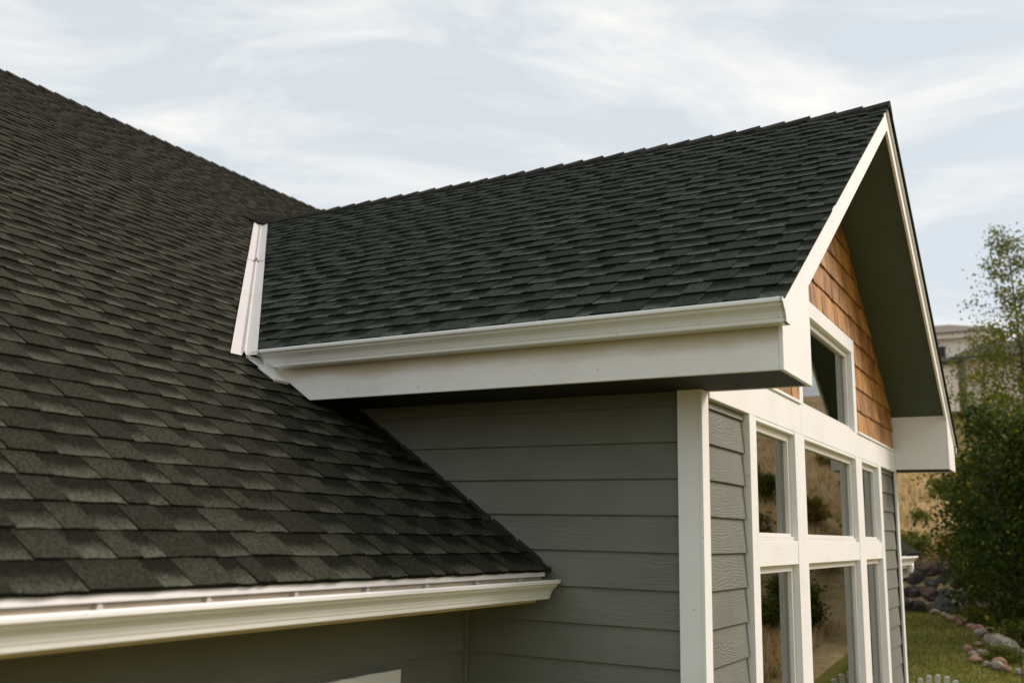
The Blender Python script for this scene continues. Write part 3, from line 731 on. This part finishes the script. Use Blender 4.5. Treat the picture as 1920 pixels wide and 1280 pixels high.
adirondack((-.36, 10.78, lawn_z(10.78)), radians(14), 'white slatted garden chair on the lawn past the house corner, its fan back rising')
adirondack((1.27, 10.60, lawn_z(10.6)), radians(-12), 'white slatted garden chair mirrored in the tall middle window pane')

# ------------------------------------------------------------------ stones and boulders
def rock_mesh(seed, m, sub=2):
    import bmesh
    bm = bmesh.new(); bmesh.ops.create_icosphere(bm, subdivisions=sub, radius=1); r = random.Random(seed)
    o = Vector((r.uniform(0, 50),) * 3)
    pl = [Vector((r.gauss(0, 1), r.gauss(0, 1), r.gauss(0, 1))).normalized() for _ in range(9)]
    for v in bm.verts:
        d = v.co.normalized(); s_ = 1 + .3 * mnoise.noise(d * 1.3 + o) + .2 * mnoise.noise(d * 3.5 + o) + .08 * mnoise.noise(d * 8 + o)
        for q in pl: s_ = min(s_, .72 / max(.05, d.dot(q)))
        v.co = d * s_
    me = bpy.data.meshes.new('stone'); bm.to_mesh(me); bm.free(); me.materials.append(M[m])
    me.polygons.foreach_set('use_smooth', [False] * len(me.polygons)); return me
RK = [rock_mesh(i, ('rock', 'rock', 'rockred')[i % 3], 3) for i in range(6)]
ST = [rock_mesh(20 + i, ('stone1', 'stone2', 'stone1')[i % 3]) for i in range(6)]
rr = random.Random(17)
for row in range(4):
    x = -4.6 + row * .3
    while x < 2.6:
        s_ = rr.uniform(.2, .38); o = link(rr.choice(RK), 'boulder'); o.location = (x, 26.35 + row * .35 + rr.uniform(-.15, .15), lawn_z(26) + .16 + row * .33 + rr.uniform(-.08, .08))
        o.scale = (s_ * rr.uniform(1, 1.35), s_ * rr.uniform(.9, 1.2), s_ * rr.uniform(.75, 1.0)); o.rotation_euler = (rr.uniform(-.4, .4), rr.uniform(-.4, .4), rr.uniform(0, 6))
        red = o.data.materials[0].name.startswith('red'); kind_ = 'reddish' if red else 'dark grey'; crs = ('foot course', 'second course', 'third course', 'top course')[row]
        tag(o, f'{kind_} boulder in the {crs} of the dry stone bank behind the lawn', 'boulder', f'{kind_} boulders of the {crs}'); x += s_ * 1.35
path = [(-2.05, 25.4), (-1.75, 25.0), (-1.55, 24.5), (-1.40, 23.9), (-1.15, 23.2), (-.95, 22.5), (-.75, 21.9), (-.6, 21.2), (-.42, 20.7), (-.35, 20.1), (-.5, 19.4), (-.62, 18.7), (-.55, 18.1), (-.47, 17.6), (-.34, 17.2), (-.18, 16.9), (0.02, 16.6), (.2, 16.45), (.42, 16.25), (.66, 16.15), (.9, 16.05)]
for i, (x, y) in enumerate(path):
    for j in range(1 if i % 3 else 2):
        s_ = rr.uniform(.085, .16); o = link(rr.choice(ST), 'border_stone'); o.location = (x + rr.uniform(-.05, .08) + j * .22, y + rr.uniform(-.05, .05) + j * .15, lawn_z(y) + s_ * .45)
        o.scale = (s_ * rr.uniform(1, 1.5), s_, s_ * rr.uniform(.65, .95)); o.rotation_euler = (rr.uniform(-.3, .3), rr.uniform(-.3, .3), rr.uniform(0, 6))
        pale = o.data.materials[0].name.startswith('pale')
        tag(o, 'small pale grey stone in the border along the lawn edge' if pale else 'small pink sandstone in the border along the lawn edge', 'stone', 'pale stones edging the flower bed' if pale else 'pink stones edging the flower bed')
o = link(rock_mesh(77, 'stone2', 3), 'border_rock'); o.location = (.0, 18.9, lawn_z(18.9) + .16); o.scale = (.46, .24, .17); o.rotation_euler = (.1, .28, -.3)
tag(o, 'long pale flat rock lying in the flower bed beside the small stones', 'rock')
b = MB(); b.tube([(.52, 15.5, lawn_z(15.5) - .1), (.52, 15.5, -.86)], .009, 8); o = b.build('garden_stake', 'dark')
tag(o, 'thin black metal garden stake standing upright at the lawn edge', 'stake')

# ------------------------------------------------------------------ foliage
def leaf(b, c, s_, r, tone):
    a = Vector((r.gauss(0, 1), r.gauss(0, 1), r.gauss(0, 1))).normalized(); d = a.orthogonal().normalized(); a2 = Matrix.Rotation(r.uniform(0, 6.28), 3, a) @ d; b2 = a.cross(a2)
    b.face([c - a2 * s_ * .5, c - b2 * s_ * .36 + a2 * s_ * .05, c + a2 * s_ * .55, c + b2 * s_ * .36 + a2 * s_ * .05], [(0, 0)] * 4, tone)
def tree(name, label, cat, base, H, crown, nb, nl, ls, mat_, trunk_r, seed, group=None, sparse_top=True, trunks=1):
    """crown(t)-> radius at relative height t; leaves cluster on twigs so gaps stay open"""
    r = random.Random(seed); root = tag(empty(name, base), label, cat, group); bt = MB(); bl = MB()
    tips = []
    for k in range(trunks):
        lean = Vector((r.uniform(-.08, .08), r.uniform(-.08, .08), 1)) if trunks == 1 else Vector((r.uniform(-.22, .22), r.uniform(-.22, .22), 1))
        pts = [Vector((0, 0, -.2)) + lean * (H * i / 8) + Vector((r.gauss(0, .02), r.gauss(0, .02), 0)) * H * .25 * (i > 0) for i in range(9)]
        for q in pts: q.z = min(q.z, H)
        bt.tube(pts, [trunk_r * (1 - .93 * i / 8) for i in range(9)], 7)
        for j in range(nb // trunks):
            t = r.uniform(.1, .98); i = min(7, int(t * 8)); p = pts[i].lerp(pts[i + 1], t * 8 - i); R_ = crown(t) * r.uniform(.45, 1.05); az = r.uniform(0, 6.28)
            e = p + Vector((cos(az) * R_, sin(az) * R_, R_ * r.uniform(.1, .75)))
            mid = p.lerp(e, .5) + Vector((0, 0, -R_ * .06)); bt.tube([p, mid, e], [trunk_r * .28 * (1 - t * .7), trunk_r * .16 * (1 - t * .7), .004], 5)
            for _ in range(3): tips.append((p.lerp(e, r.uniform(.35, 1.0)), max(.15, R_ * .34), t, r.random()))
            tips.append((e, max(.12, R_ * .3), t, r.random()))
    for k in range(nl):
        p, sp, t, tn = tips[int(r.random() * len(tips))]
        if sparse_top and r.random() < max(0, (t - .45) * 1.35): continue
        c = p + Vector((r.gauss(0, sp * .6), r.gauss(0, sp * .6), r.gauss(0, sp * .5)))
        if c.z < .05: continue
        leaf(bl, c, ls * r.uniform(.5, 1.25) * (1 if not sparse_top else 1.05 - .35 * t), r, min(.999, max(0, tn * .55 + r.random() * .45)))
    bt.build('trunk', 'bark', root, smooth=True, fix=False); bl.build('crown', mat_, root, fix=False); return root
tree('aspen_tree', 'tall loose aspen with thin bare twigs at its top, behind the stone border', 'tree', (1.0, 22.2, lawn_z(22.2)), 10.0, lambda t: (2.5 * min(1, .35 + t * 3) if t < .38 else 2.5 - (t - .38) * 4.8 if t < .65 else 1.2 - (t - .65) * 2.3) + .16, 250, 27000, .105, 'leaf_aspen', .09, 4)
tree('aspen_tree', 'slender young aspen with scattered yellowing leaves beside the taller aspen', 'tree', (-.35, 23.6, lawn_z(23.6)), 8.2, lambda t: .95 * (1 - t) ** .5 * min(1, .3 + t * 3) + .1, 100, 4200, .10, 'leaf_aspen', .06, 5)
tree('broadleaf_tree', 'dense dark broadleaf tree filling the bed behind the border stones', 'tree', (.75, 20.6, lawn_z(20.6)), 5.0, lambda t: 1.75 * (1 - (2 * t - .9) ** 2 * .55), 190, 17000, .12, 'leaf_dark', .10, 6, sparse_top=False, trunks=3)
tree('broadleaf_tree', 'dark spreading tree growing in front of the boulder bank', 'tree', (-.35, 24.9, lawn_z(24.9)), 4.4, lambda t: 1.35 * (1 - (2 * t - .9) ** 2 * .5), 140, 11000, .12, 'leaf_dark', .08, 7, sparse_top=False, trunks=3)
tree('broadleaf_tree', 'leafy tree on the lawn edge, seen mirrored in the gable windows', 'tree', (7.9, 24.5, hill_z(7.9, 24.5)), 2.4, lambda t: 1.0 * (1 - (2 * t - .9) ** 2 * .5), 130, 8000, .1, 'leaf_shrub', .09, 8, sparse_top=False, trunks=3)
tree('broadleaf_tree', 'small bushy tree on the dry slope, seen mirrored in the gable windows', 'tree', (4.3, 19.5, hill_z(4.3, 19.5)), 1.3, lambda t: .6 * (1 - (2 * t - .9) ** 2 * .5), 110, 7000, .1, 'leaf_shrub', .09, 9, sparse_top=False, trunks=3)
def shrub(name, label, base, H, R_, n, mat_, seed, ls=.07, group=None):
    return tree(name, label, 'shrub', base, H, lambda t: R_ * (1 - (2 * t - .8) ** 2 * .5), 60, n, ls, mat_, .03, seed, group, sparse_top=False, trunks=4)
shrub('shrub', 'green shrub on the bank above the boulders by the house corner', (-3.0, 28.0, hill_z(-3, 28)), 1.15, .8, 5000, 'leaf_shrub', 31)
shrub('shrub', 'golden yellow shrub on the bank above the boulders', (-1.75, 28.2, hill_z(-1.75, 28.2)), 1.05, .6, 4200, 'leaf_gold', 32)
shrub('shrub', 'olive shrub spilling over the top of the boulder bank', (-1.0, 27.4, hill_z(-1, 27.4)), 1.0, .8, 4500, 'leaf_shrub', 33)
shrub('shrub', 'low leafy plant between the pale rock and the pink stones', (.35, 19.6, lawn_z(19.6)), .6, .45, 2600, 'leaf_shrub', 34, .06)
shrub('shrub', 'low green plant in the bed in front of the pale rock', (.15, 17.5, lawn_z(17.5)), .42, .42, 2200, 'leaf_shrub', 35, .05)
shrub('shrub', 'pale leafy plant in the bed behind the first border stones', (-.75, 23.3, lawn_z(23.3)), .65, .45, 2400, 'leaf_shrub', 36, .06)
for i, (x, y) in enumerate(((4.4, 24), (5.6, 27), (6.4, 22.5), (7.6, 29), (5.2, 33), (8.8, 26), (9.4, 33), (7.0, 37), (4.9, 18.5), (11, 37))):
    shrub('sage_shrub', 'round grey green bush on the dry slope seen in the window reflections', (x, y, hill_z(x, y)), .75 + .1 * (i % 4), .55 + .12 * (i % 3), 2000, ('leaf_shrub', 'leaf_gold', 'leaf_shrub')[i % 3], 50 + i, .1, 'bushes on the dry slope')
for i, (x, y, h, mm) in enumerate(((-3.3, 41, .9, 'leaf_shrub'), (-2.2, 46, 1.1, 'leaf_shrub'), (-4.2, 52, 1.3, 'leaf_gold'), (-1.6, 38.5, .7, 'leaf_gold'), (-3.6, 36.6, .6, 'leaf_shrub'), (-2.9, 56, 1.3, 'leaf_shrub'))):
    shrub('slope_bush', 'small scrub bush among the dry grass on the slope below the hillside houses', (x, y, hill_z(x, y)), h, h * .6, 900, mm, 70 + i, .12, 'scrub bushes below the houses')
# dry grass on the slope and longer grass on the lawn: nobody could count it
rg = random.Random(8); b = MB()
for i in range(26000):
    y = 27.3 + 38 * rg.random() ** 1.5; x = rg.uniform(-4.5 - (y - 27) * .12, 3 + (y - 27) * .25); z = hill_z(x, y); h = rg.uniform(.18, .5); a = rg.uniform(0, 6.28); wv = Vector((cos(a), sin(a), 0)) * rg.uniform(.02, .05)
    p = Vector((x, y, z - .03)); tip = p + Vector((rg.gauss(0, .12), rg.gauss(0, .12), h)); b.face([p - wv, p + wv, tip], [(0, 0)] * 3, rg.random())
for i in range(16000):
    y = 13.5 + 30 * rg.random() ** 1.3; x = rg.uniform(3.4, 4.5 + (y - 8) * .45); z = hill_z(x, y); h = rg.uniform(.15, .42); a = rg.uniform(0, 6.28); wv = Vector((cos(a), sin(a), 0)) * rg.uniform(.015, .04)
    p = Vector((x, y, z - .03)); tip = p + Vector((rg.gauss(0, .12), rg.gauss(0, .12), h)); b.face([p - wv, p + wv, tip], [(0, 0)] * 3, rg.random())
tag(b.build('dry_grass', 'drygrass', fix=False), 'dry golden grass covering the slope behind the garden', 'grass', kind='stuff')
b = MB()
for i in range(24000):
    y = 12 + 14 * rg.random(); x = rg.uniform(-3.6, 2.4); z = lawn_z(y); h = rg.uniform(.04, .11); a = rg.uniform(0, 6.28); wv = Vector((cos(a), sin(a), 0)) * rg.uniform(.008, .018)
    p = Vector((x, y, z - .01)); tip = p + Vector((rg.gauss(0, .03), rg.gauss(0, .03), h)); b.face([p - wv, p + wv, tip], [(0, 0)] * 3, rg.random())
tag(b.build('lawn_grass', 'lawnblade', fix=False), 'short green and straw coloured grass of the lawn', 'grass', kind='stuff')
# rail along the slope
b = MB(); pr = [(-5.2, 35.0), (-3.9, 35.1), (-3.0, 35.2), (-2.1, 35.3), (-1.0, 35.4)]
root = tag(empty('timber_edging', (-3, 35.2, hill_z(-3, 35.2))), 'low weathered timber rail crossing the dry slope', 'rail')
for (xa, ya), (xb, yb) in zip(pr, pr[1:]):
    b = MB(); b.tube([(xa + 3, ya - 35.2, .97 - root.location.z), (xb + 3, yb - 35.2, .965 - root.location.z)], .055, 6); b.build('rail', 'stone2', root)
for x, y in pr:
    b = MB(); z1 = .96 - root.location.z; z0 = hill_z(x, y) - .3 - root.location.z; b.tube([(x + 3, y - 35.2, min(z0, z1 - .2)), (x + 3, y - 35.2, z1)], .05, 6); b.build('post', 'stone2', root)

# ------------------------------------------------------------------ houses on the hill
def far_house():
    zb_ = 8.7; r = tag(empty('hillside_house', (-4.5, 67, zb_)), 'cream stucco house with low brown hip roof on the hill', 'house')
    def bx(name, m, x0, x1, y0, y1, z0, z1): b = MB(); b.box(x0, x1, y0, y1, z0, z1); return b.build(name, m, r)
    bx('wall', 'cream', -9, 2.1, -1.5, 8, 0, 5.35); bx('eave', 'cream', -9.5, 2.6, -2.0, 8.5, 5.35, 5.72)
    b = MB(); e = [(-9.8, -2.3, 5.72), (2.9, -2.3, 5.72), (2.9, 8.8, 5.72), (-9.8, 8.8, 5.72)]; t1, t2 = (-6.4, 3.2, 7.3), (-.6, 3.2, 7.3)
    t1 = (-6.5, 2.2, 7.15); t2 = (-.6, 2.2, 7.15)
    b.face([e[0], e[1], t2, t1]); b.face([e[1], e[2], t2]); b.face([e[2], e[3], t1, t2]); b.face([e[3], e[0], t1]); b.face(e[::-1]); b.build('roof', 'farroof', r)
    bx('garage_wall', 'cream', -6, .35, -5.4, -1.5, 0, 3.0); b = MB()
    b.prism([(-6.4, -5.9, 3.0), (.7, -5.9, 3.0), (.7, -1.4, 4.0), (-6.4, -1.4, 4.0)], [(-6.4, -5.9, 3.2), (.7, -5.9, 3.2), (.7, -1.4, 4.15), (-6.4, -1.4, 4.15)]); b.build('garage_roof', 'farroofdark', r)
    for x in (-5.2, -3.2, -1.1):
        f = bx('window', 'vinyl', x - .55, x + .55, -1.53, -1.49, 3.9, 5.0); b = MB(); b.box(x - .47, x + .47, -1.545, -1.535, 3.98, 4.92); b.build('pane', 'dark', f)
    return r
far_house()
def beige_house():
    r = tag(empty('hillside_house', (-2.3, 60.5, 7.6)), 'beige stucco house half hidden by the aspen leaves', 'house')
    def bx(name, m, x0, x1, y0, y1, z0, z1): b = MB(); b.box(x0, x1, y0, y1, z0, z1); return b.build(name, m, r)
    bx('wall', 'beige', -1.2, 8, -1, 6, 0, 4.0)
    b = MB(); b.prism([(-1.9, -1.8, 3.9), (8.6, -1.8, 3.9), (8.6, -1.8, 4.05), (-1.9, -1.8, 4.05)], [(-.2, 2.5, 5.5), (7, 2.5, 5.5), (7, 2.5, 5.65), (-.2, 2.5, 5.65)])
    b.prism([(-1.9, 6.8, 3.9), (8.6, 6.8, 3.9), (8.6, 6.8, 4.05), (-1.9, 6.8, 4.05)], [(-.2, 2.5, 5.5), (7, 2.5, 5.5), (7, 2.5, 5.65), (-.2, 2.5, 5.65)]); b.build('roof', 'farroofdark', r)
    f = bx('window', 'vinyl', 1.5, 2.7, -1.03, -.99, 1.6, 2.9); b = MB(); b.box(1.6, 2.6, -1.045, -1.035, 1.7, 2.8); b.build('pane', 'dark', f)
beige_house()
